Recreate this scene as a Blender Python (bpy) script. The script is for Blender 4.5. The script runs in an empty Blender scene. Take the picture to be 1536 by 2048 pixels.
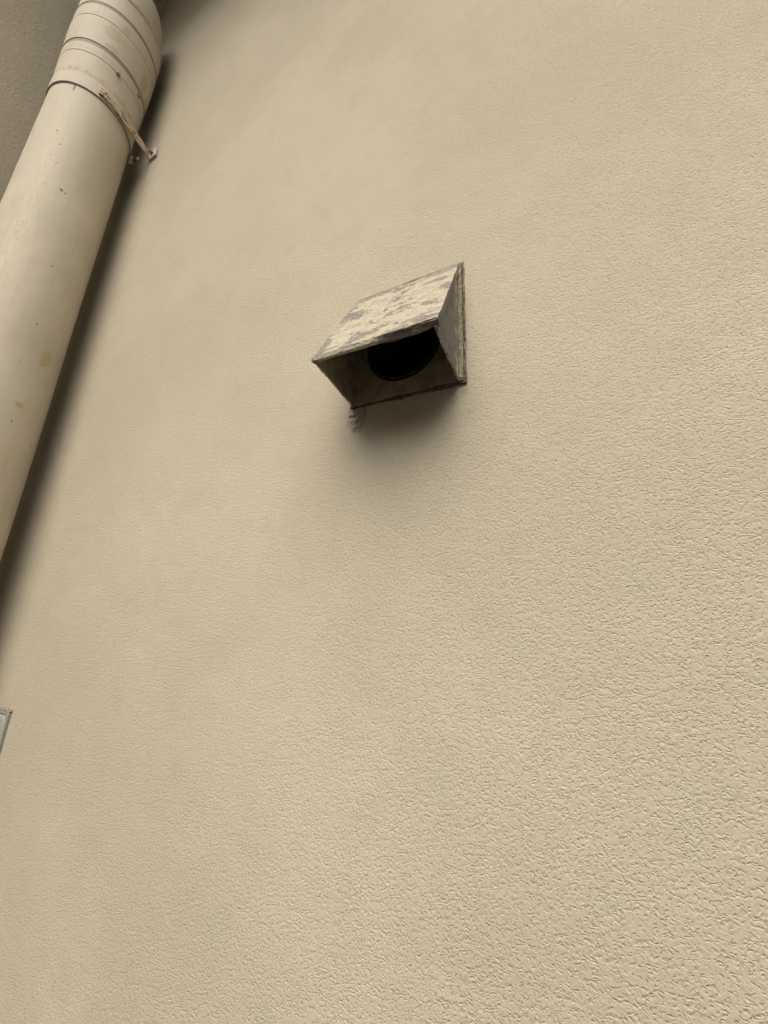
import bpy, bmesh, math, random
import numpy as np
from mathutils import Matrix, Vector, noise as mnoise

random.seed(7)
S = 0.2            # one hood width is 0.2 m; hood plate centre is the origin of the layout
ZO = 2.0           # height of the hood plate centre above the ground
def W(x, y, z):
    return Vector((x * S, y * S, z * S + ZO))

scene = bpy.context.scene
col = scene.collection

# ------------------------------------------------------------------ camera
right = Vector((0.8970, 0.4410, 0.0380)); up = Vector((0.0910, -0.2680, 0.9590)); fwd = Vector((-0.4330, 0.8570, 0.2800))
fwd.normalize(); right = (right - fwd * right.dot(fwd)).normalized(); up = right.cross(fwd)
cam = bpy.data.cameras.new('camera'); cam.sensor_fit = 'HORIZONTAL'; cam.sensor_width = 36.0
cam.lens = 777.76 / 1536 * 36.0; cam.clip_start = 0.02; cam.clip_end = 2000
camo = bpy.data.objects.new('camera', cam); col.objects.link(camo)
m = Matrix((right, up, -fwd)).transposed().to_4x4(); m.translation = W(1.146, -2.538, -2.367)
camo.matrix_world = m
scene.camera = camo

# ------------------------------------------------------------------ light
SUN_EL, SUN_AZ = 59.0, 7.0          # elevation; azimuth measured from straight out of the wall (-y) towards +x
world = bpy.data.worlds.new('World'); scene.world = world; world.use_nodes = True
wn = world.node_tree.nodes; wl = world.node_tree.links
sky = wn.new('ShaderNodeTexSky'); sky.sky_type = 'NISHITA'; sky.sun_disc = False
sky.sun_elevation = math.radians(SUN_EL); sky.sun_rotation = math.radians(180 - SUN_AZ)
sky.air_density = 0.7; sky.dust_density = 9.0; sky.ozone_density = 0.3
wl.new(sky.outputs['Color'], wn['Background'].inputs['Color'])
wn['Background'].inputs['Strength'].default_value = 0.05
sun = bpy.data.lights.new('sun', 'SUN'); sun.energy = 1.5; sun.angle = math.radians(58); sun.color = (1.0, 0.95, 0.86)
suno = bpy.data.objects.new('sun', sun); col.objects.link(suno)
a, e = math.radians(SUN_AZ), math.radians(SUN_EL)
sd = Vector((math.sin(a) * math.cos(e), -math.cos(a) * math.cos(e), math.sin(e)))
suno.rotation_euler = sd.to_track_quat('Z', 'Y').to_euler()
scene.cycles.max_bounces = 5; scene.cycles.diffuse_bounces = 3; scene.cycles.glossy_bounces = 2
scene.view_settings.view_transform = 'Standard'; scene.view_settings.look = 'None'
scene.view_settings.exposure = 1.32; scene.view_settings.gamma = 1.0; scene.view_settings.use_curve_mapping = False

# ------------------------------------------------------------------ helpers
def thing(name, label, cat, loc):
    o = bpy.data.objects.new(name, None); o.empty_display_size = 0.05; col.objects.link(o)
    o.location = loc; o['label'] = label; o['category'] = cat
    return o

def obj(name, bm, mat, parent=None, smooth=False):
    me = bpy.data.meshes.new(name)
    if parent is not None:
        bmesh.ops.translate(bm, verts=bm.verts, vec=-parent.matrix_basis.translation if not parent.parent else Vector((0, 0, 0)))
    bmesh.ops.recalc_face_normals(bm, faces=bm.faces)
    bm.to_mesh(me); bm.free(); me.materials.append(mat)
    if smooth:
        for p in me.polygons: p.use_smooth = True
    o = bpy.data.objects.new(name, me); col.objects.link(o)
    if parent is not None: o.parent = parent
    return o

def sub(name, bm, mat, part, smooth=False):
    """sub-part: coordinates are world; the part's own origin is its thing's base"""
    bmesh.ops.translate(bm, verts=bm.verts, vec=-part.parent.location)
    me = bpy.data.meshes.new(name)
    bmesh.ops.recalc_face_normals(bm, faces=bm.faces)
    bm.to_mesh(me); bm.free(); me.materials.append(mat)
    if smooth:
        for p in me.polygons: p.use_smooth = True
    o = bpy.data.objects.new(name, me); col.objects.link(o); o.parent = part
    return o

class NT:
    """small node-tree writer"""
    def __init__(s, name):
        s.mat = bpy.data.materials.new(name); s.mat.use_nodes = True
        s.n = s.mat.node_tree.nodes; s.l = s.mat.node_tree.links
        s.p = s.n['Principled BSDF']
        tc = s.n.new('ShaderNodeTexCoord'); s.obj = tc.outputs['Object']
        g = s.n.new('ShaderNodeNewGeometry'); s.pos = g.outputs['Position']; s.normal = g.outputs['Normal']
    def put(s, sock, v):
        if isinstance(v, bpy.types.NodeSocket): s.l.new(v, sock)
        else: sock.default_value = v
    def node(s, t, ins=None, **props):
        nd = s.n.new(t)
        for k, v in props.items(): setattr(nd, k, v)
        for k, v in (ins or {}).items(): s.put(nd.inputs[k], v)
        return nd
    def math(s, op, a, b=0.0, c=0.0, clamp=False):
        nd = s.n.new('ShaderNodeMath'); nd.operation = op; nd.use_clamp = clamp
        for i, v in enumerate((a, b, c)): s.put(nd.inputs[i], v)
        return nd.outputs[0]
    def vmath(s, op, a, b=(0, 0, 0)):
        nd = s.n.new('ShaderNodeVectorMath'); nd.operation = op
        s.put(nd.inputs[0], a)
        if op == 'SCALE': s.put(nd.inputs['Scale'], b)
        else: s.put(nd.inputs[1], b)
        return nd.outputs['Value'] if op in ('LENGTH', 'DOT_PRODUCT', 'DISTANCE') else nd.outputs[0]
    def mapping(s, v, scale=(1, 1, 1), rot=(0, 0, 0), loc=(0, 0, 0)):
        return s.node('ShaderNodeMapping', {'Vector': v, 'Scale': scale, 'Rotation': rot, 'Location': loc}).outputs[0]
    def noise(s, v, scale, detail=4, rough=.5, dist=0.0, color=False):
        nd = s.node('ShaderNodeTexNoise', {'Vector': v, 'Scale': scale, 'Detail': detail, 'Roughness': rough, 'Distortion': dist})
        return nd.outputs['Color' if color else 'Fac']
    def ramp(s, f, lo, hi, a=0.0, b=1.0):
        nd = s.node('ShaderNodeMapRange', {'Value': f, 'From Min': lo, 'From Max': hi, 'To Min': a, 'To Max': b}, clamp=True, interpolation_type='SMOOTHSTEP')
        return nd.outputs[0]
    def mix(s, f, a, b):
        nd = s.n.new('ShaderNodeMix'); nd.data_type = 'RGBA'
        s.put(nd.inputs[0], f)
        for i, v in ((6, a), (7, b)):
            s.put(nd.inputs[i], v if isinstance(v, bpy.types.NodeSocket) else (*v, 1.0))
        return nd.outputs[2]
    def bump(s, h, dist, strength=1.0, normal=None):
        ins = {'Height': h, 'Distance': dist, 'Strength': strength}
        if normal is not None: ins['Normal'] = normal
        return s.node('ShaderNodeBump', ins).outputs[0]
    def blob(s, v, centre, radii, edge=.35, nz=None, amt=.8):
        """1 inside an ellipsoid round centre, with an uneven edge"""
        d = s.vmath('SUBTRACT', v, tuple(centre))
        d = s.vmath('DIVIDE', d, tuple(radii))
        l = s.vmath('LENGTH', d)
        if nz is not None: l = s.math('ADD', l, s.math('MULTIPLY', s.math('SUBTRACT', nz, .5), amt * 2))
        return s.ramp(l, 1.0, 1.0 - edge)
    def out(s, colour=None, rough=None, normal=None, metal=None, spec=None):
        if colour is not None: s.put(s.p.inputs['Base Color'], colour if isinstance(colour, bpy.types.NodeSocket) else (*colour, 1))
        if rough is not None: s.put(s.p.inputs['Roughness'], rough)
        if normal is not None: s.put(s.p.inputs['Normal'], normal)
        if metal is not None: s.put(s.p.inputs['Metallic'], metal)
        if spec is not None: s.put(s.p.inputs['Specular IOR Level'], spec)
        return s.mat

# ------------------------------------------------------------------ materials
def mat_render(name, relief):
    """beige masonry paint on trowelled render; relief=True is for the plain faces that have no relief mesh"""
    t = NT(name); v = t.pos
    dim = '3D'
    if not relief:                      # the coat is a vertical sheet: two coordinates are enough
        q = t.node('ShaderNodeSeparateXYZ', {'Vector': v}).outputs
        p2 = t.node('ShaderNodeCombineXYZ', {'X': q[0], 'Y': q[2], 'Z': 0.0}).outputs[0]; dim = '2D'
    else: p2 = v
    def nz2(vec, sc, det, ro, color=False):
        nd = t.node('ShaderNodeTexNoise', {'Vector': vec, 'Scale': sc, 'Detail': det, 'Roughness': ro}, noise_dimensions=dim)
        return nd.outputs['Color' if color else 'Fac']
    c = t.mix(t.ramp(nz2(p2, 2.0, 4, .6), .3, .70), (.482, .443, .345), (.534, .491, .380))
    c = t.mix(t.math('MULTIPLY', t.ramp(nz2(p2, 11, 3, .6), .48, .75), .35), c, (.455, .428, .348))
    fine = nz2(p2, 380, 2, .6)
    c = t.mix(t.math('MULTIPLY', t.ramp(fine, .46, .28), .40), c, (.30, .25, .155))
    mid = nz2(p2, 115, 4, .68)
    c = t.mix(t.math('MULTIPLY', t.ramp(mid, .66, .76), .40), c, (.27, .22, .14))
    if relief:
        nb = t.bump(t.math('ADD', mid, t.math('MULTIPLY', fine, .5)), .003, .8)
    else:
        wv = t.vmath('ADD', p2, t.vmath('SCALE', t.vmath('SUBTRACT', nz2(p2, 160, 1, .5, True), (.5, .5, .5)), .0065))
        def pits(sc, keep):
            o = t.node('ShaderNodeTexVoronoi', {'Vector': t.mapping(wv, scale=(.75, 1, 1)), 'Scale': sc}, voronoi_dimensions='2D', feature='F1').outputs
            r = t.node('ShaderNodeSeparateColor', {'Color': o['Color']}).outputs[0]
            return t.math('MULTIPLY', t.math('SUBTRACT', 1.0, t.math('DIVIDE', o['Distance'], t.math('ADD', t.math('MULTIPLY', r, .5), .15)), clamp=True), t.ramp(r, keep, keep + .2))
        pit = pits(350, .25)
        nz = nz2(p2, 40, 2, .6)
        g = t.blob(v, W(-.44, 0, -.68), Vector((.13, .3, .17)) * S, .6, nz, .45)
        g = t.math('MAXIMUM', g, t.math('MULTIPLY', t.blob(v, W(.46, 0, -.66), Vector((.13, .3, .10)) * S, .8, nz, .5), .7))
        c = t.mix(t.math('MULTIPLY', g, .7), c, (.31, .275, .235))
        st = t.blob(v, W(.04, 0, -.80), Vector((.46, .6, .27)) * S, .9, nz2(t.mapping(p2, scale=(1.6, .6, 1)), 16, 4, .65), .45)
        c = t.mix(t.math('MULTIPLY', st, .28), c, (.31, .24, .14))  # hood's shade on the wall, painted in as a brown tint
        h = t.math('SUBTRACT', t.math('ADD', t.math('MULTIPLY', fine, .55), t.math('MULTIPLY', mid, .9)), t.math('MULTIPLY', pit, .85))
        nb = t.bump(h, .00072, .95)
    return t.out(c, .88, nb, spec=.0)

def mat_pipe():
    t = NT('cream_pipe_paint'); v = t.pos
    lo = t.mapping(v, scale=(1, 1, .12))
    big = t.noise(v, 6, 3, .5)
    c = t.mix(t.ramp(big, .3, .7), (.535, .492, .393), (.60, .553, .445))
    run = t.noise(lo, 46, 4, .6)
    c = t.mix(t.math('MULTIPLY', t.ramp(run, .52, .72), .35), c, (.50, .43, .28))
    runs2 = t.noise(t.mapping(v, scale=(1, 1, .05)), 120, 3, .6)
    c = t.mix(t.math('MULTIPLY', t.ramp(runs2, .57, .74), .4), c, (.42, .36, .25))
    pp = t.blob(v, W(-5.42, -1.18, 3.2), Vector((.16, .16, 2.6)) * S, .7, t.noise(t.mapping(v, scale=(1, 1, .3)), 40, 4, .65), .7)
    c = t.mix(t.math('MULTIPLY', pp, .45), c, (.66, .585, .42))
    crack = t.ramp(t.math('ABSOLUTE', t.math('SUBTRACT', t.noise(t.mapping(v, scale=(1, 1, .22)), 60, 4, .6, .5), .5)), .012, .0)
    c = t.mix(t.math('MULTIPLY', t.math('MULTIPLY', crack, pp), .7), c, (.36, .29, .18))
    nz = t.noise(v, 90, 3, .65)
    dark = (.17, .145, .12); tan = (.50, .415, .265); grey = (.33, .30, .26)
    def mark(c, centre, radii, colr, amt, edge=.4, na=.5):
        return t.mix(t.math('MULTIPLY', t.blob(v, W(*centre), Vector(radii) * S, edge, nz, na), amt), c, colr)
    for ce, ra in (((-5.285, -.965, 3.72), (.04, .045, .055)), ((-5.268, -.915, 3.70), (.03, .02, .04)),
                   ((-5.25, -.741, 1.448), (.05, .022, .03)), ((-5.25, -.788, 2.424), (.05, .035, .02)),
                   ((-5.26, -.66, 0.0), (.05, .02, .03)), ((-5.25, -.783, .817), (.05, .03, .015)),
                   ((-5.278, -.58, -.209), (.05, .015, .02)), ((-5.42, -.345, -.206), (.05, .02, .03)),
                   ((-5.432, -1.194, 5.774), (.03, .03, .16)), ((-5.437, -1.198, 4.768), (.04, .022, .03)),
                   ((-5.373, -1.129, 4.519), (.04, .022, .03)), ((-5.35, -1.1, 4.15), (.04, .02, .025))):
        c = mark(c, ce, [q * .6 for q in ra], dark, .85)
    for ce, ra in (((-5.313, -.496, 1.09), (.08, .08, .12)), ((-5.30, -.53, .98), (.08, .05, .07)), ((-5.261, -.64, .247), (.07, .045, .05))):
        c = mark(c, ce, ra, tan, .95, .15, .9)
    for ce, ra in (((-5.27, -1.0, 7.36), (.14, .2, .20)), ((-5.27, -.99, 7.0), (.14, .13, .10)), ((-5.22, -.9, 7.65), (.1, .08, .10)), ((-5.28, -.42, 7.2), (.1, .12, .3))):
        c = mark(c, ce, ra, (.40, .345, .225), .5, .4, .9)
    # grime above the band and along the seams
    z = t.node('ShaderNodeSeparateXYZ', {'Vector': v}).outputs[2]
    zw = t.math('ADD', z, t.math('MULTIPLY', t.math('SUBTRACT', t.noise(v, 60, 4, .7), .5), .03))
    for zc, wd, am in ((6.20, .018, .6), (6.72, .010, .3), (7.62, .010, .3), (8.40, .03, .6)):
        b = t.ramp(t.math('ABSOLUTE', t.math('SUBTRACT', zw, zc * S + ZO)), wd, .0)
        c = t.mix(t.math('MULTIPLY', b, t.math('MULTIPLY', am, t.ramp(nz, .4, .65))), c, (.30, .255, .17))
    h = t.math('ADD', t.noise(v, 30, 3, .5), t.math('MULTIPLY', t.noise(lo, 60, 3, .5), .4))
    nb = t.bump(h, .004, .30)
    nb = t.bump(t.noise(v, 420, 3, .6), .0006, .35, nb)
    return t.out(c, t.ramp(big, .3, .7, .62, .75), nb, spec=.25)

def mat_seam():
    t = NT('grey_seam_sealant'); n = t.noise(t.pos, 60, 3, .6)
    return t.out(t.mix(n, (.23, .205, .165), (.31, .28, .23)), .75)

def mat_hood():
    """cement-grey hood under old flaking cream paint"""
    t = NT('weathered_hood_paint'); v = t.pos
    cream = t.mix(t.noise(v, 30, 3, .6), (.40, .367, .28), (.49, .452, .35))
    grey = t.mix(t.noise(v, 90, 4, .7), (.17, .16, .145), (.30, .282, .25))
    vv = t.mapping(v, scale=(.75, 1.3, 1.3), rot=(0, math.radians(-20), 0))
    n1 = t.noise(vv, 29, 5, .64, .3); n2 = t.noise(vv, 190, 4, .65)
    up_ = t.node('ShaderNodeSeparateXYZ', {'Vector': t.normal}).outputs
    xyz = t.node('ShaderNodeSeparateXYZ', {'Vector': v}).outputs
    # more loss on the upper left, the crown edge and most of the right cheek
    edge = t.math('MAXIMUM', t.ramp(xyz[2], (.34) * S + ZO, (.58) * S + ZO, 0, .15), t.ramp(xyz[0], -.34 * S, -.50 * S, 0, .09))
    cheek = t.math('MULTIPLY', t.ramp(xyz[0], .40 * S, .43 * S, 0, 1), t.ramp(up_[0], .5, .8))
    cheek = t.math('MULTIPLY', cheek, t.ramp(xyz[1], -.08 * S, -.24 * S, .04, .36))
    f = t.math('ADD', t.math('ADD', n1, t.math('MULTIPLY', t.math('SUBTRACT', n2, .5), .5)), t.math('ADD', edge, cheek))
    loss = t.ramp(f, .525, .625)
    c = t.mix(loss, cream, grey)
    specks = t.ramp(t.noise(vv, 300, 3, .65), .56, .64)
    c = t.mix(t.math('MULTIPLY', specks, .7), c, (.20, .175, .14))
    dirt = t.ramp(t.noise(v, 16, 4, .6), .45, .7)
    c = t.mix(t.math('MULTIPLY', dirt, .25), c, (.42, .37, .27))
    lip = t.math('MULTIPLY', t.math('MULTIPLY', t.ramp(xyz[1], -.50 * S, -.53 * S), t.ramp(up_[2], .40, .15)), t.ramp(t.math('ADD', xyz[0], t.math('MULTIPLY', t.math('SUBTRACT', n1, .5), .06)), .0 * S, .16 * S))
    c = t.mix(t.math('MULTIPLY', lip, .85), c, (.13, .12, .105))  # shade of the lip's recessed underside at right, painted into the colour
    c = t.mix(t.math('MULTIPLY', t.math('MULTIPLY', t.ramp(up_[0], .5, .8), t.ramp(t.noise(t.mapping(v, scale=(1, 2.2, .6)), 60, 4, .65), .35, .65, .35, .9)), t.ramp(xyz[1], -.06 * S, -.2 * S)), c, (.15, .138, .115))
    h = t.math('ADD', t.math('MULTIPLY', loss, -.8), t.math('ADD', t.math('MULTIPLY', n2, .9), t.math('MULTIPLY', t.noise(v, 500, 3, .6), .5)))
    nb = t.bump(t.noise(v, 25, 3, .5), .006, .4)
    nb = t.bump(h, .0024, 1.0, nb)
    return t.out(c, .85, nb, spec=.25)

def mat_inside():
    t = NT('sooty_cream_paint'); v = t.pos  # darker mottled cream for the hood's inner faces
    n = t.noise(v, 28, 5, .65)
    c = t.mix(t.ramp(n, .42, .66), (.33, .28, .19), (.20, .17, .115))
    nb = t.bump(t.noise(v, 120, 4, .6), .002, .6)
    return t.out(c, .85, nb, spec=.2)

def mat_soot():
    t = NT('soot_black_duct'); n = t.noise(t.pos, 40, 3, .6)
    return t.out(t.mix(n, (.03, .026, .02), (.07, .06, .045)), .9, spec=.1)

def mat_mortar(name, a, b):
    t = NT(name); v = t.pos
    n = t.noise(v, 110, 5, .7)
    c = t.mix(t.ramp(n, .35, .65), a, b)
    return t.out(c, .92, t.bump(t.noise(v, 260, 4, .7), .003, 1.0), spec=.15)

def mat_strap():
    t = NT('rusty_painted_steel'); v = t.pos
    paint = t.mix(t.noise(v, 50, 3, .6), (.50, .43, .30), (.60, .53, .39))
    rust = t.mix(t.noise(v, 160, 4, .7), (.13, .062, .028), (.33, .18, .085))
    f = t.ramp(t.noise(t.mapping(v, scale=(1.4, .5, 1.4)), 95, 5, .65), .50, .57)
    return t.out(t.mix(f, paint, rust), .8, t.bump(f, .0004, .6), spec=.3)

def mat_plain(name, a, b, scale=30, rough=.6, metal=0.0):
    t = NT(name); n = t.noise(t.pos, scale, 4, .6)
    return t.out(t.mix(n, a, b), rough, t.bump(t.noise(t.pos, scale * 6, 3, .6), .001, .5), metal=metal)

def mat_paving():
    t = NT('asphalt'); v = t.pos
    c = t.mix(t.noise(v, 1.2, 5, .6), (.055, .053, .05), (.085, .082, .078))
    return t.out(c, .9, t.bump(t.noise(v, 90, 4, .6), .004, .6))

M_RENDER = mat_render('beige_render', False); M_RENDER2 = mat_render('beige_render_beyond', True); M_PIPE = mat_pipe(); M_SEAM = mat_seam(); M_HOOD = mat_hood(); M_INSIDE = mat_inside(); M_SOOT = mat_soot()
M_BEAD = mat_mortar('old_cream_sealant', (.42, .37, .26), (.12, .105, .08))
M_GREY = mat_mortar('grey_mortar', (.36, .33, .29), (.21, .19, .165))
M_STRAP = mat_strap()
M_STEEL = mat_plain('chalky_zinc', (.52, .50, .46), (.66, .64, .59), 60, .7, .0)
M_COVER = mat_plain('grey_green_cover_paint', (.33, .355, .325), (.39, .415, .38), 25, .55)
M_COVER2 = mat_plain('dark_grey_metal', (.16, .155, .125), (.22, .21, .17), 60, .7)
M_PAVE = mat_paving()

# ------------------------------------------------------------------ geometry helpers
def grid(bm, p00, p10, p11, p01, nu, nv, disp=0.0, nrm=None, freq=60.0):
    """bilinear patch; returns the rows of verts"""
    rows = []
    for j in range(nv + 1):
        b = j / nv; r = []
        for i in range(nu + 1):
            a_ = i / nu
            p = (p00 * (1 - a_) + p10 * a_) * (1 - b) + (p01 * (1 - a_) + p11 * a_) * b
            if disp and nrm is not None:
                p = p + nrm * (mnoise.fractal(p * freq, 1.0, 2.0, 3) * disp)
            r.append(bm.verts.new(p))
        rows.append(r)
    for j in range(nv):
        for i in range(nu):
            bm.faces.new((rows[j][i], rows[j][i + 1], rows[j + 1][i + 1], rows[j + 1][i]))
    return rows

def slab(bm, c00, c10, c11, c01, off, nu=24, nv=24, rag=0.0, disp=0.0, edges=()):
    """a sheet of thickness |off| with optional ragged edges ('v0','v1','u0','u1')"""
    n = off.normalized()
    def rows_at(o):
        rows = []
        for j in range(nv + 1):
            b = j / nv; r = []
            for i in range(nu + 1):
                a_ = i / nu
                p = (c00 * (1 - a_) + c10 * a_) * (1 - b) + (c01 * (1 - a_) + c11 * a_) * b
                q = p.copy()
                k = mnoise.fractal(p * 70, 1.0, 2.0, 3)
                if 'v0' in edges and j == 0: q += (c01 - c00).normalized() * rag * k
                if 'v1' in edges and j == nv: q += (c01 - c00).normalized() * rag * k
                if 'u0' in edges and i == 0: q += (c10 - c00).normalized() * rag * k
                if 'u1' in edges and i == nu: q += (c10 - c00).normalized() * rag * k
                q += o + n * disp * mnoise.fractal(p * 45 + Vector((3, 1, 7)), 1.0, 2.0, 3)
                r.append(bm.verts.new(q))
            rows.append(r)
        return rows
    A = rows_at(Vector((0, 0, 0))); B = rows_at(off)
    for R_ in (A, B):
        for j in range(nv):
            for i in range(nu):
                bm.faces.new((R_[j][i], R_[j][i + 1], R_[j + 1][i + 1], R_[j + 1][i]))
    def side(la, lb):
        for k in range(len(la) - 1): bm.faces.new((la[k], la[k + 1], lb[k + 1], lb[k]))
    side(A[0], B[0]); side(A[-1], B[-1])
    side([r[0] for r in A], [r[0] for r in B]); side([r[-1] for r in A], [r[-1] for r in B])

def lathe(bm, cx_, cy_, prof, n=96, wob=0.0):
    rings = []
    for r, z in prof:
        ring = []
        for k in range(n):
            t_ = 2 * math.pi * k / n
            rr = r + (wob * mnoise.noise(Vector((math.cos(t_) * 1.3, math.sin(t_) * 1.3, z * .8))) if wob else 0)
            ring.append(bm.verts.new(W(cx_ + rr * math.cos(t_), cy_ + rr * math.sin(t_), z)))
        rings.append(ring)
    for a_, b in zip(rings, rings[1:]):
        for k in range(n): bm.faces.new((a_[k], a_[(k + 1) % n], b[(k + 1) % n], b[k]))
    return rings

def box(bm, lo, hi):
    vs = [bm.verts.new((x, y, z)) for x in (lo[0], hi[0]) for y in (lo[1], hi[1]) for z in (lo[2], hi[2])]
    for f in ((0, 1, 3, 2), (4, 6, 7, 5), (0, 4, 5, 1), (2, 3, 7, 6), (0, 2, 6, 4), (1, 5, 7, 3)):
        bm.faces.new([vs[i] for i in f])

def bar(bm, path, w, t_, wdir):
    """flat bar of width w along wdir and thickness t_ swept through the points of path"""
    rings = []
    for i, p in enumerate(path):
        d = (path[min(i + 1, len(path) - 1)] - path[max(i - 1, 0)]).normalized()
        wd = (wdir - d * wdir.dot(d)).normalized(); n = d.cross(wd)
        rings.append([bm.verts.new(p + wd * (sx * w / 2) + n * (sy * t_ / 2)) for sx, sy in ((-1, -1), (1, -1), (1, 1), (-1, 1))])
    for a_, b in zip(rings, rings[1:]):
        for k in range(4): bm.faces.new((a_[k], a_[(k + 1) % 4], b[(k + 1) % 4], b[k]))
    bm.faces.new(rings[0]); bm.faces.new(rings[-1])

def rope(bm, path, rad, n=8, jit=.35, flat=None):
    """lumpy bead of mortar or sealant"""
    rings = []
    for i, p in enumerate(path):
        d = (path[min(i + 1, len(path) - 1)] - path[max(i - 1, 0)]).normalized()
        u = d.cross(Vector((0, 1, 0)))
        u = u.normalized() if u.length > 1e-4 else Vector((1, 0, 0)); w_ = d.cross(u)
        ring = []
        for k in range(n):
            t_ = 2 * math.pi * k / n
            q = p + u * math.cos(t_) * rad + w_ * math.sin(t_) * rad
            s_ = 1 + jit * mnoise.fractal(q * 120, 1.0, 2.0, 3) + jit * mnoise.noise(q * 30)
            q = p + (q - p) * max(.25, s_)
            ring.append(bm.verts.new(q))
        rings.append(ring)
    for a_, b in zip(rings, rings[1:]):
        for k in range(n): bm.faces.new((a_[k], a_[(k + 1) % n], b[(k + 1) % n], b[k]))
    bm.faces.new(rings[0]); bm.faces.new(rings[-1])

# ------------------------------------------------------------------ ground
bm = bmesh.new()
g0 = 400.0
bm.faces.new([bm.verts.new(p) for p in ((-g0, -g0, 0), (g0, -g0, 0), (g0, g0, 0), (-g0, g0, 0))])
go = obj('ground', bm, M_PAVE); go['kind'] = 'structure'

# ------------------------------------------------------------------ walls
HX, HZ, HR = 0.0, -0.10, 0.345           # duct opening, in hood widths
XR = -6.9                                # face of the return wall
WZ0, WZ1 = -ZO / S - .5, 25.0
def perlin(x, y, seed):
    xi = np.floor(x).astype(np.int64); yi = np.floor(y).astype(np.int64)
    xf = (x - xi).astype(np.float32); yf = (y - yi).astype(np.float32)
    def grad(ix, iy, dx, dy):
        h = (ix * 374761393 + iy * 668265263 + seed * 974634777) & 0xffffffff
        h = ((h ^ (h >> 13)) * 1274126177) & 0xffffffff
        a_ = ((h ^ (h >> 16)) & 0xffff).astype(np.float32) * np.float32(2 * math.pi / 65536)
        return np.cos(a_) * dx + np.sin(a_) * dy
    u = xf * xf * xf * (xf * (xf * 6 - 15) + 10); w = yf * yf * yf * (yf * (yf * 6 - 15) + 10)
    a_ = grad(xi, yi, xf, yf); b = grad(xi + 1, yi, xf - 1, yf); c = grad(xi, yi + 1, xf, yf - 1); d = grad(xi + 1, yi + 1, xf - 1, yf - 1)
    return ((a_ + (b - a_) * u) * (1 - w) + (c + (d - c) * u) * w) * 1.5

def stops(lo, hi, c, k, d=2.8):
    out = [lo]
    while out[-1] < hi: out.append(out[-1] + k * (1 + ((out[-1] - c) / d) ** 2) ** .75)
    return np.array(out)

def coat_height(x, z, sp):
    """height of the trowelled render in mm at x, z in mm; sp is the mesh spacing there, finer grain than it can hold is left to the bump"""
    def oct_(w): return np.clip((w / sp - 1.3) / 1.6, 0, 1)
    wx = perlin(x / 16, z / 16, 1) * 2.2 + perlin(x / 70, z / 70, 2) * 5; wz = perlin(x / 16, z / 16, 3) * 2.2 + perlin(x / 70, z / 70, 4) * 5
    xx, zz = x + wx, z + wz
    def grain(deg, sd, st):
        ca, sa = math.cos(math.radians(deg)), math.sin(math.radians(deg))
        u = (xx * ca + zz * sa) / st; w = -xx * sa + zz * ca
        g = .70 * oct_(3.3) * perlin(u / 3.3, w / 3.3, sd) + .30 * perlin(u / 6.5, w / 6.5, sd + 1)
        tear = np.clip(1 - np.abs(perlin(u / 4.6, w / 3.8, sd + 2)) / .17, 0, 1) ** 1.4
        return g, tear
    g1, t1 = grain(-16, 20, 1.25); g2, t2 = grain(24, 30, 1.12)
    m_ = np.clip(.5 + 1.8 * perlin(x / 60, z / 60, 5), 0, 1)
    g = g1 * (1 - m_) + g2 * m_; tear = t1 * (1 - m_) + t2 * m_
    g = g + .40 * oct_(2.3) * perlin(xx / 2.3, zz / 2.2, 8)
    top = -.02
    g = np.where(g > top, top + (g - top) * .30, g)                    # trowel flattens the crowns, pits stay
    tear = tear * oct_(3.8) * np.clip(perlin(x / 8, z / 7, 10) * 3.0 - .10, 0, 1)
    lump = np.clip(perlin(xx / 4.2, zz / 3.6, 11) - .42, 0, 1) * 2.0    # odd coarse grains standing proud
    rough = np.clip(.76 + .60 * perlin(x / 34, z / 30, 12) + .40 * perlin(x / 120, z / 120, 16) + .35 * perlin(x / 420, z / 420, 13), .12, 1.3)
    return (g * .30 - tear * .30 + lump * .30) * rough + perlin(x / 45, z / 45, 14) * .16 + perlin(x / 300, z / 300, 15) * .7

def relief_mesh(name, mat, parent):
    xs = stops(XR + .02, 3.3, 1.1, .0064); zs = stops(-6.3, 10.0, -2.4, .0068, 3.8)
    X, Z = np.meshgrid(xs, zs)
    sp = np.maximum(*np.meshgrid(np.gradient(xs), np.gradient(zs))) * S * 1000
    h = coat_height(X * S * 1000, Z * S * 1000, sp)
    dx = np.maximum(np.abs(X) - .5, 0); dz = np.maximum(np.abs(Z) - .57, 0)
    h = h * np.clip(np.hypot(dx, dz) / .05, .25, 1)
    V = np.stack([X * S, -h / 1000, Z * S + ZO], -1).reshape(-1, 3).astype(np.float32)
    V -= np.array(parent.location, np.float32)
    nz_, nx_ = X.shape
    i = (np.arange(nz_ - 1)[:, None] * nx_ + np.arange(nx_ - 1)[None, :])
    F = np.stack([i, i + 1, i + nx_ + 1, i + nx_], -1).reshape(-1, 4)
    cxm = (X[:-1, :-1] + X[1:, 1:]) / 2 - HX; czm = (Z[:-1, :-1] + Z[1:, 1:]) / 2 - HZ
    F = F[(np.hypot(cxm, czm) > HR + .015).reshape(-1)].astype(np.int32)
    me = bpy.data.meshes.new(name)
    me.vertices.add(len(V)); me.vertices.foreach_set('co', V.ravel())
    me.loops.add(F.size); me.loops.foreach_set('vertex_index', F.ravel())
    me.polygons.add(len(F)); me.polygons.foreach_set('loop_start', np.arange(0, F.size, 4, dtype=np.int32))
    me.polygons.foreach_set('use_smooth', np.ones(len(F), bool))
    me.update(calc_edges=True); me.materials.append(mat)
    o = bpy.data.objects.new(name, me); col.objects.link(o); o.parent = parent
    return o

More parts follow.
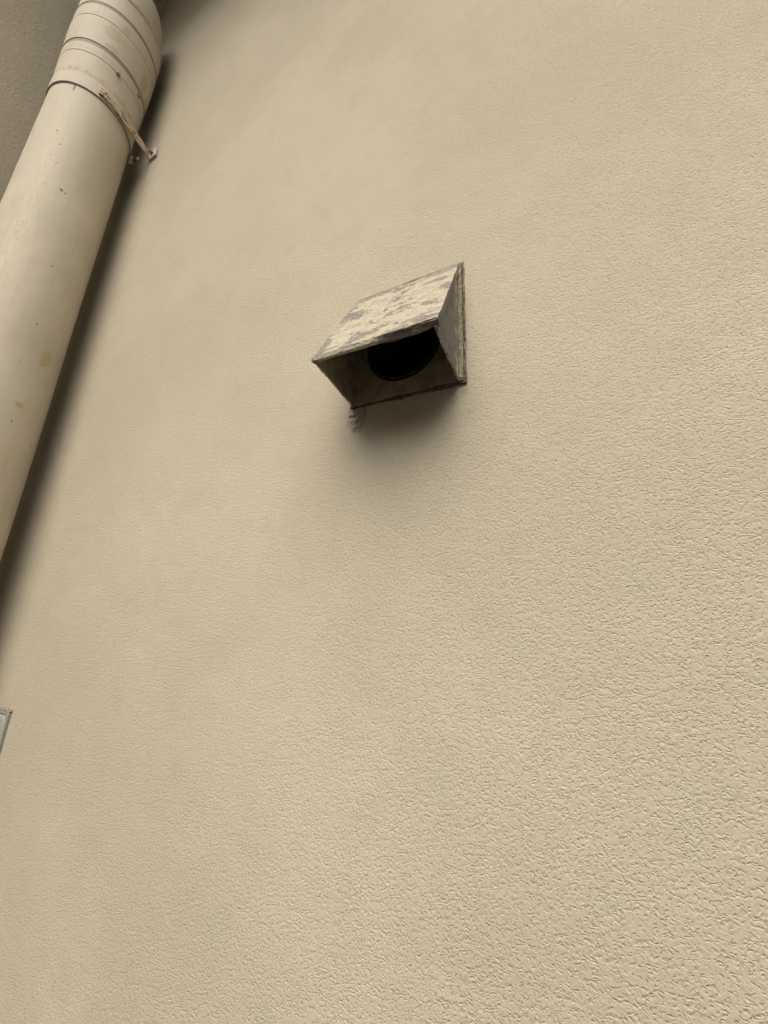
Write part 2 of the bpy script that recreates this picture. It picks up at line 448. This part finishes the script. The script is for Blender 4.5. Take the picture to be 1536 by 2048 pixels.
def rendered_wall():
    th = thing('rendered_wall', 'tall beige wall of rough trowelled render behind the vent hood', 'wall', W(0, 0, WZ0))
    bm = bmesh.new(); N = 64; y0 = .022
    circ = [bm.verts.new(W(HX + HR * math.cos(2 * math.pi * k / N), y0, HZ + HR * math.sin(2 * math.pi * k / N))) for k in range(N)]
    sq = []
    for k in range(N):
        t_ = 2 * math.pi * k / N; c, s_ = math.cos(t_), math.sin(t_); q = .5 / max(abs(c), abs(s_))
        sq.append(bm.verts.new(W(HX + q * c, y0, HZ + q * s_)))
    for k in range(N): bm.faces.new((circ[k], circ[(k + 1) % N], sq[(k + 1) % N], sq[k]))
    out = {'bl': (XR, WZ0), 'br': (26.0, WZ0), 'tr': (26.0, WZ1), 'tl': (XR, WZ1)}
    ov = {k: bm.verts.new(W(p[0], y0, p[1])) for k, p in out.items()}
    i8 = N // 8
    for a0, ca, cb in ((1, 'tl', 'tr'), (3, 'bl', 'tl'), (5, 'br', 'bl'), (7, 'tr', 'br')):
        bm.faces.new([sq[k % N] for k in range(a0 * i8, (a0 + 2) * i8 + 1)] + [ov[ca], ov[cb]])
    bv = {k: bm.verts.new(W(p[0], 1.5, p[1])) for k, p in out.items()}
    order = ['bl', 'br', 'tr', 'tl']
    for a_, b_ in zip(order, order[1:] + order[:1]): bm.faces.new((ov[a_], ov[b_], bv[b_], bv[a_]))
    bm.faces.new([bv[k] for k in order])
    obj('masonry', bm, M_RENDER2, th)
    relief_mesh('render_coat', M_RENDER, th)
rendered_wall()
bm = bmesh.new(); box(bm, W(XR - 1.5, -5.5, WZ0), W(XR - .002, 1.5, WZ1))
o = obj('return_wall', bm, M_RENDER2)
o['label'] = 'shaded beige rendered return wall in the corner left of the pipe'; o['category'] = 'wall'

ev = thing('roof_eave', 'painted roof eave overhanging the top of the beige wall', 'eave', W(0, 0, 12.6))  # unseen overhang, added to keep light off the upper wall
bm = bmesh.new(); box(bm, W(XR, -3.0, 12.6), W(26.0, .01, 12.72)); obj('soffit', bm, mat_plain('soffit_paint', (.42, .38, .29), (.48, .43, .33), 8, .7), ev)
bm = bmesh.new(); box(bm, W(XR, -3.15, 12.5), W(26.0, -3.002, 13.8)); obj('fascia', bm, bpy.data.materials['soffit_paint'], ev)
bm = bmesh.new(); box(bm, (-7.0, -4.6, -.1), (9.0, -3.6, 3.5))  # unseen wall, added behind the camera to block low sky light
o = obj('neighbouring_wall', bm, M_RENDER2)
o['label'] = 'plain beige wall across the passage, behind the viewer'; o['category'] = 'wall'

# ------------------------------------------------------------------ vent hood
HH = .565; DEP = .59; ZL = -.507; HW = .505; SW = .474
hood = thing('vent_hood', 'weathered wedge-shaped vent hood with flaking cream paint, open at the bottom', 'vent hood', W(0, 0, -HH))
t_p = .035            # plate thickness, in widths
def plate():
    bm = bmesh.new(); N = 64
    def ring(y, rad): return [bm.verts.new(W(HX + rad * math.cos(2 * math.pi * k / N), y, HZ + rad * math.sin(2 * math.pi * k / N))) for k in range(N)]
    def rect(y):
        r_ = []
        for k in range(N):
            t_ = 2 * math.pi * (k + .0) / N; c, s_ = math.cos(t_), math.sin(t_)
            hx = HW - HX if c > 0 else SW - .01 + HX; hz = (HH - HZ) if s_ > 0 else (HH + HZ)
            q = min(hx / max(abs(c), 1e-6), hz / max(abs(s_), 1e-6))
            p = Vector((HX + q * c, HZ + q * s_))
            r_.append(p)
        # put the four corners exactly on the nearest sample
        for cx_, cz_ in ((HW, HH), (-SW + .01, HH), (-SW + .01, -HH), (HW, -HH)):
            i = min(range(N), key=lambda k: (r_[k] - Vector((cx_, cz_))).length); r_[i] = Vector((cx_, cz_))
        out = []
        for p in r_:
            j = .008 * mnoise.fractal(Vector((p.x * 12, p.y * 12, 1.0)), 1, 2, 3)
            out.append(bm.verts.new(W(p.x + j, y, p.y + j)))
        return out
    f_i = ring(-t_p, HR - .012); f_o = rect(-t_p); b_i = ring(-.003, HR - .012); b_o = rect(-.003)
    for k in range(N):
        j = (k + 1) % N
        bm.faces.new((f_i[k], f_i[j], f_o[j], f_o[k])); bm.faces.new((b_i[k], b_i[j], b_o[j], b_o[k]))
        bm.faces.new((f_o[k], f_o[j], b_o[j], b_o[k])); bm.faces.new((f_i[k], f_i[j], b_i[j], b_i[k]))
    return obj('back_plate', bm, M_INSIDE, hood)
bp = plate(); bp['label'] = 'sooty plate with round duct opening'
# duct
bm = bmesh.new(); N = 64
def dring(y, rad): return [bm.verts.new(W(HX + rad * math.cos(2 * math.pi * k / N), y, HZ + rad * math.sin(2 * math.pi * k / N))) for k in range(N)]
rs = [dring(-t_p - .02, HR - .016), dring(-t_p - .02, HR - .034), dring(1.35, HR - .034)]
for a_, b in zip(rs, rs[1:]):
    for k in range(N): bm.faces.new((a_[k], a_[(k + 1) % N], b[(k + 1) % N], b[k]))
bm.faces.new(rs[-1])
obj('duct', bm, M_SOOT, hood)
# sloping top
TH = .040
bm = bmesh.new()
p_tl, p_tr = W(-SW - .022, -t_p, HH - .01), W(SW + .014, -t_p, HH - .01)
p_bl, p_br = W(-SW - .022, -DEP, ZL + .035), W(SW + .014, -DEP, ZL + .035)
nrm = (p_tr - p_tl).cross(p_bl - p_tl).normalized()
if nrm.y > 0: nrm = -nrm
slab(bm, p_bl, p_br, p_tr, p_tl, -nrm * TH * S, 60, 60, rag=.0015, disp=.0014, edges=('v0',))
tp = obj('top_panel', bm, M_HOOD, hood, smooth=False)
# turned-down front lip, ragged underneath
bm = bmesh.new()
def lip():
    n = 90; A = []
    for i in range(n + 1):
        a_ = i / n; x = -SW - .022 + a_ * (2 * SW + .036)
        hgt = .034 + .005 * mnoise.fractal(Vector((x * 14, 2, 5)), 1, 2, 4) + (.003 * max(0, 1 - abs(a_ - .72) / .24)) - (.02 * max(0, 1 - abs(a_ - .96) / .05))
        hgt = max(.008, hgt)
        tuck = .024 * max(0.0, min(1.0, (a_ - .52) / .12)) * 1.0
        y0 = -DEP - .004; zt = ZL + .044
        j = .004 * mnoise.fractal(Vector((x * 20, 9, 5)), 1, 2, 3)
        A.append([bm.verts.new(W(x, y0 + j, zt)), bm.verts.new(W(x, y0 + j + .004 + tuck, zt - hgt)), bm.verts.new(W(x, y0 + .028 + tuck, zt - hgt)), bm.verts.new(W(x, y0 + .034, zt))])
    for a_, b in zip(A, A[1:]):
        for k in range(4): bm.faces.new((a_[k], a_[(k + 1) % 4], b[(k + 1) % 4], b[k]))
    bm.faces.new(A[0]); bm.faces.new(A[-1])
lip()
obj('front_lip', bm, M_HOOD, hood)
# cheeks
def cheek(sx):
    bm = bmesh.new(); x = sx * SW; n = 40; th = -sx * .016
    outer = []
    top0, top1 = Vector((-t_p, HH - .03)), Vector((-DEP + .026, ZL + .03))
    bot0, bot1 = Vector((-t_p, -HH + .004)), Vector((-DEP + .024, ZL - .002))
    def rows(dx):
        R_ = []
        for i in range(n + 1):
            a_ = i / n
            A_ = top0.lerp(top1, a_); B_ = bot0.lerp(bot1, a_); r = []
            k = mnoise.fractal(Vector((a_ * 16, sx * 4, 3)), 1, 2, 4) * .010
            B_ = B_ + Vector((0, k))
            for j in range(21):
                p = A_.lerp(B_, j / 20)
                d = .006 * mnoise.fractal(Vector((p.x * 9, p.y * 9, sx)), 1, 2, 3)
                r.append(bm.verts.new(W(x + dx + d, p.x, p.y)))
            R_.append(r)
        return R_
    A = rows(0); B = rows(th)
    for R_ in (A, B):
        for i in range(n):
            for j in range(20): bm.faces.new((R_[i][j], R_[i + 1][j], R_[i + 1][j + 1], R_[i][j + 1]))
    for i in range(n):
        bm.faces.new((A[i][0], A[i + 1][0], B[i + 1][0], B[i][0])); bm.faces.new((A[i][-1], A[i + 1][-1], B[i + 1][-1], B[i][-1]))
    for j in range(20):
        bm.faces.new((A[0][j], A[0][j + 1], B[0][j + 1], B[0][j])); bm.faces.new((A[-1][j], A[-1][j + 1], B[-1][j + 1], B[-1][j]))
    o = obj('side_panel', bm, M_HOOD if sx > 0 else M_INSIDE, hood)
    return o
cheek(-1); ck = cheek(1); ck['label'] = 'grimy grey side panel'
# flange strip of the plate on the right, outside the cheek
bm = bmesh.new(); slab(bm, W(SW + .004, -t_p - .002, -HH + .02), W(HW + .004, -t_p - .002, -HH + .01), W(HW + .004, -t_p - .002, HH - .01), W(SW + .004, -t_p - .002, HH - .02), Vector((0, -.004 * S, 0)), 4, 60, rag=.0012, disp=.0007, edges=('u1',))
obj('flange', bm, mat_mortar('grimy_flange', (.44, .395, .29), (.20, .18, .14)), hood)
# mortar and sealant round the plate
def line(p, q, n): return [p.lerp(q, i / n) + Vector((random.uniform(-1, 1), 0, random.uniform(-1, 1))) * .0007 for i in range(n + 1)]
bm = bmesh.new(); rope(bm, line(W(HW + .012, -.012, HH + .02), W(HW + .014, -.012, -HH - .01), 160), .007 * S, 8, .8)
b1 = obj('sealant_bead', bm, M_BEAD, hood); b1['label'] = 'crumbling sealant bead'
bm = bmesh.new(); rope(bm, line(W(-SW + .01, -.01, -HH - .004), W(HW + .02, -.01, -HH - .004), 110), .014 * S, 8, .9)
b2 = obj('sealant_bead', bm, mat_mortar('sooty_sealant', (.17, .145, .10), (.05, .043, .032)), hood); b2['label'] = 'dark crumbling sealant bead'
bm = bmesh.new(); rope(bm, line(W(-SW - .015, -.012, HH + .004), W(HW + .012, -.012, HH + .006), 140), .012 * S, 8, .5)
obj('sealant_bead', bm, M_GREY, hood)
bm = bmesh.new(); rope(bm, line(W(-SW - .004, -.012, HH), W(-SW - .004, -.012, -HH), 110), .016 * S, 8, .7)
obj('sealant_bead', bm, M_GREY, hood)
# lumpy mortar smear hanging below the lower left corner
bm = bmesh.new()
def smear():
    nx, nz = 60, 90; R_ = []
    for j in range(nz + 1):
        b = j / nz; z = -.55 - b * .30; r = []
        wdt = (.10 - .045 * b) * (1 + .5 * mnoise.noise(Vector((b * 4, 1, 1))))
        for i in range(nx + 1):
            a_ = (i / nx - .5) * 2; x = -.435 + .015 * b + a_ * wdt
            e_ = max(0.0, 1 - abs(a_) ** 1.6) * max(0.0, min(1, (1 - b) * 1.8))
            hgt = 1.05 * e_ ** .6 * (.016 + .026 * mnoise.fractal(Vector((x * 12 + z * 7, z * 19, 2)), .8, 2, 5) + .010 * mnoise.noise(Vector((x * 40, z * 40, 8))))
            r.append(bm.verts.new(W(x, .004 - max(0, hgt), z)))
        R_.append(r)
    for j in range(nz):
        for i in range(nx): bm.faces.new((R_[j][i], R_[j][i + 1], R_[j + 1][i + 1], R_[j + 1][i]))
smear()
obj('mortar_smear', bm, mat_mortar('smeared_mortar', (.43, .385, .30), (.35, .315, .255)), hood, smooth=True)

# ------------------------------------------------------------------ downpipe
PX, PY, PR = -5.84, -.765, .589
pipe = thing('downpipe', 'thick cream painted downpipe standing off the wall, scuffed and stained', 'downpipe', W(PX, PY, WZ0))
bm = bmesh.new()
lathe(bm, PX, PY, [(PR, z) for z in [WZ0] + [i * .25 for i in range(-40, 25)]], 128, .007)
obj('pipe_length', bm, M_PIPE, pipe, True)
# wider socket with seams, its rings real steps and grooves
def ringprof():
    P = [(PR - .02, 5.86), (PR + .020, 5.86), (PR + .020, 6.10), (PR + .012, 6.115)]
    def R0(z): return PR + .012 + .052 * min(1, (z - 6.115) / 1.3)
    def flat(z0, z1, n=3): return [(R0(z0 + (z1 - z0) * i / n), z0 + (z1 - z0) * i / n) for i in range(n + 1)]
    def groove(z0, z1, d): return [(R0(z0) - d, z0 + .001), (R0(z1) - d, z1 - .001)]
    P += flat(6.13, 6.630) + groove(6.630, 6.648, .010) + flat(6.648, 6.845) + groove(6.845, 6.935, .012)
    P += flat(6.935, 7.535) + groove(7.535, 7.553, .010) + flat(7.553, 7.845) + groove(7.845, 7.925, .012) + flat(7.925, 8.36)
    P += [(.660, 8.362), (.664, 8.372), (.664, 8.43), (.58, 8.44)]
    return P
bm = bmesh.new(); lathe(bm, PX, PY, ringprof(), 128, .003)
so = obj('socket', bm, M_PIPE, pipe)
so['label'] = 'wider ringed socket near the top'
so.data.shade_smooth(); so.data.set_sharp_from_angle(angle=math.radians(25))
for z, h in ((6.845, .09), (7.845, .08)):
    bm = bmesh.new(); lathe(bm, PX, PY, [(.58, z + .004), (PR + .012 + .052 * min(1, (z - 6.115) / 1.3) - .007, z + .004), (PR + .012 + .052 * min(1, (z - 6.115) / 1.3) - .005, z + h - .004), (.58, z + h - .004)], 128)
    sub('seam', bm, M_SEAM, so, False)
for (th, z) in ((-5.4, 6.62), (30.4, 6.80)):
    t_ = math.radians(th); c = Vector((math.cos(t_), math.sin(t_), 0))
    bm = bmesh.new(); bmesh.ops.create_uvsphere(bm, u_segments=12, v_segments=8, radius=.038 * S)
    bmesh.ops.scale(bm, verts=bm.verts, vec=(1, 1, 1.0))
    bmesh.ops.translate(bm, verts=bm.verts, vec=W(PX, PY, z) + c * .628 * S)
    sub('rivet', bm, M_SEAM, so, True)
# swan neck above the socket, turning into the return wall
def swan_neck():
    bm = bmesh.new(); n = 64; rings = []; r_ = .575
    path = [(Vector((PX, PY, 8.42)), 0.0), (Vector((PX, PY, 8.75)), 0.0)]
    Rb = 1.0; amax = math.radians(75)
    for k in range(1, 17):
        a_ = amax * k / 16; path.append((Vector((PX - Rb * (1 - math.cos(a_)), PY, 8.75 + Rb * math.sin(a_))), a_))
    d = Vector((-math.sin(amax), 0, math.cos(amax))); path.append((path[-1][0] + d * .9, amax))
    for p, a_ in path:
        u = Vector((math.cos(a_), 0, math.sin(a_)))
        rings.append([bm.verts.new(W(*(p + u * r_ * math.cos(t_) + Vector((0, 1, 0)) * r_ * math.sin(t_)))) for t_ in [2 * math.pi * q / n for q in range(n)]])
    for a_, b in zip(rings, rings[1:]):
        for k in range(n): bm.faces.new((a_[k], a_[(k + 1) % n], b[(k + 1) % n], b[k]))
    return obj('swan_neck', bm, M_PIPE, pipe, True)
swan_neck()

# ------------------------------------------------------------------ pipe bracket
br = thing('pipe_bracket', 'rusty flat-bar bracket holding the downpipe to the wall', 'bracket', W(-5.30, 0, 5.80))
bm = bmesh.new()
zc = 5.86
pts_ = [W(PX + PR + .006, -.95, zc + .12), W(PX + PR + .038, -.86, zc + .11), W(PX + PR + .040, -.70, zc + .09), W(PX + PR + .02, -.45, zc + .04), W(-5.26, -.2, zc - .01), W(-5.285, -.06, zc - .03), W(-5.285, -.03, zc - .03)]
bar(bm, pts_, .14 * S, .030 * S, Vector((0, 0, 1)))
obj('strap', bm, M_STRAP, br)
bm = bmesh.new(); bar(bm, [W(-5.30, -.025, zc - .03), W(-5.22, -.025, zc - .025), W(-5.10, -.03, zc - .015)], .20 * S, .028 * S, Vector((0, 0, 1)))
ft = obj('foot', bm, M_STEEL, br)
bm = bmesh.new()
for k in range(2):
    bmesh.ops.create_cone(bm, cap_ends=True, segments=6 if k else 20, radius1=(.022 if k else .032) * S, radius2=(.022 if k else .032) * S, depth=(.05 if k else .02) * S, matrix=Matrix.Translation(W(-5.20, -.045 - .02 * k, zc - .025)) @ Matrix.Rotation(math.pi / 2, 4, 'X'))
sub('bolt', bm, M_COVER2, ft)
bm = bmesh.new(); lathe(bm, PX, PY, [(PR + .001, 5.838), (PR + .008, 5.838), (PR + .008, 5.858), (PR + .001, 5.858)], 96)
obj('clamp_band', bm, M_COVER2, br, False)  # thin dark ring drawn for the shadow gap below the socket
bm = bmesh.new(); bar(bm, [W(-5.62, -.16, 5.66), W(-5.53, -.19, 5.64), W(-5.47, -.22, 5.60)], .12 * S, .04 * S, Vector((0, 0, 1)))
bar(bm, [W(-5.62, -.12, 5.74), W(-5.50, -.13, 5.74), W(-5.44, -.14, 5.72)], .08 * S, .04 * S, Vector((0, .3, 1)))
obj('clamp_lug', bm, M_STRAP, br)
bm = bmesh.new(); bar(bm, [W(PX - PR - .02, -.9, zc + .1), W(PX - PR - .02, -.5, zc + .05), W(PX - PR - .02, -.02, zc)], .10 * S, .03 * S, Vector((0, 0, 1)))
obj('strap', bm, M_STRAP, br)

# ------------------------------------------------------------------ small cover plate low on the left
cv = thing('cover_plate', 'grey-green cover plate set in a chipped recess at the left edge', 'cover plate', W(-5.2, 0, -4.4))
X1, Z1, X0, Z0 = -4.775, -3.478, -5.65, -4.45
bm = bmesh.new()
def rrect(y, inset, rad, n=10):
    r_ = []
    for cx_, cz_, a0 in ((X1 - inset - rad, Z1 - inset - rad, 0), (X0 + inset + rad, Z1 - inset - rad, 90), (X0 + inset + rad, Z0 + inset + rad, 180), (X1 - inset - rad, Z0 + inset + rad, 270)):
        for k in range(n + 1):
            t_ = math.radians(a0 + 90 * k / n); r_.append(bm.verts.new(W(cx_ + rad * math.cos(t_), y, cz_ + rad * math.sin(t_))))
    return r_
r0 = rrect(-.004, 0, .03); r1 = rrect(-.03, 0, .03); r2 = rrect(-.03, .022, .09); r3 = rrect(-.008, .026, .09)
for a_, b in ((r0, r1), (r1, r2), (r2, r3)):
    for k in range(len(a_)): bm.faces.new((a_[k], a_[(k + 1) % len(a_)], b[(k + 1) % len(b)], b[k]))
obj('frame', bm, mat_plain('grey_frame', (.27, .265, .22), (.36, .35, .295), 60, .7), cv)
bm = bmesh.new(); r4 = rrect(-.006, .036, .09); r5 = rrect(-.026, .038, .09); r6 = rrect(-.030, .046, .085)
for a_, b in ((r4, r5), (r5, r6)):
    for k in range(len(a_)): bm.faces.new((a_[k], a_[(k + 1) % len(a_)], b[(k + 1) % len(b)], b[k]))
bm.faces.new(r6); lid = obj('lid', bm, M_COVER, cv)
bm = bmesh.new(); bmesh.ops.create_cone(bm, cap_ends=True, segments=16, radius1=.03 * S, radius2=.024 * S, depth=.02 * S, matrix=Matrix.Translation(W(X1 - .12, -.048, Z1 - .17)) @ Matrix.Rotation(math.pi / 2, 4, 'X'))
sub('screw', bm, M_COVER2, lid)
bm = bmesh.new(); rope(bm, line(W(X0, -.005, Z1 + .012), W(X1 + .01, -.005, Z1 + .012), 70), .02 * S, 7, .9)
obj('mortar_edge', bm, M_GREY, cv)
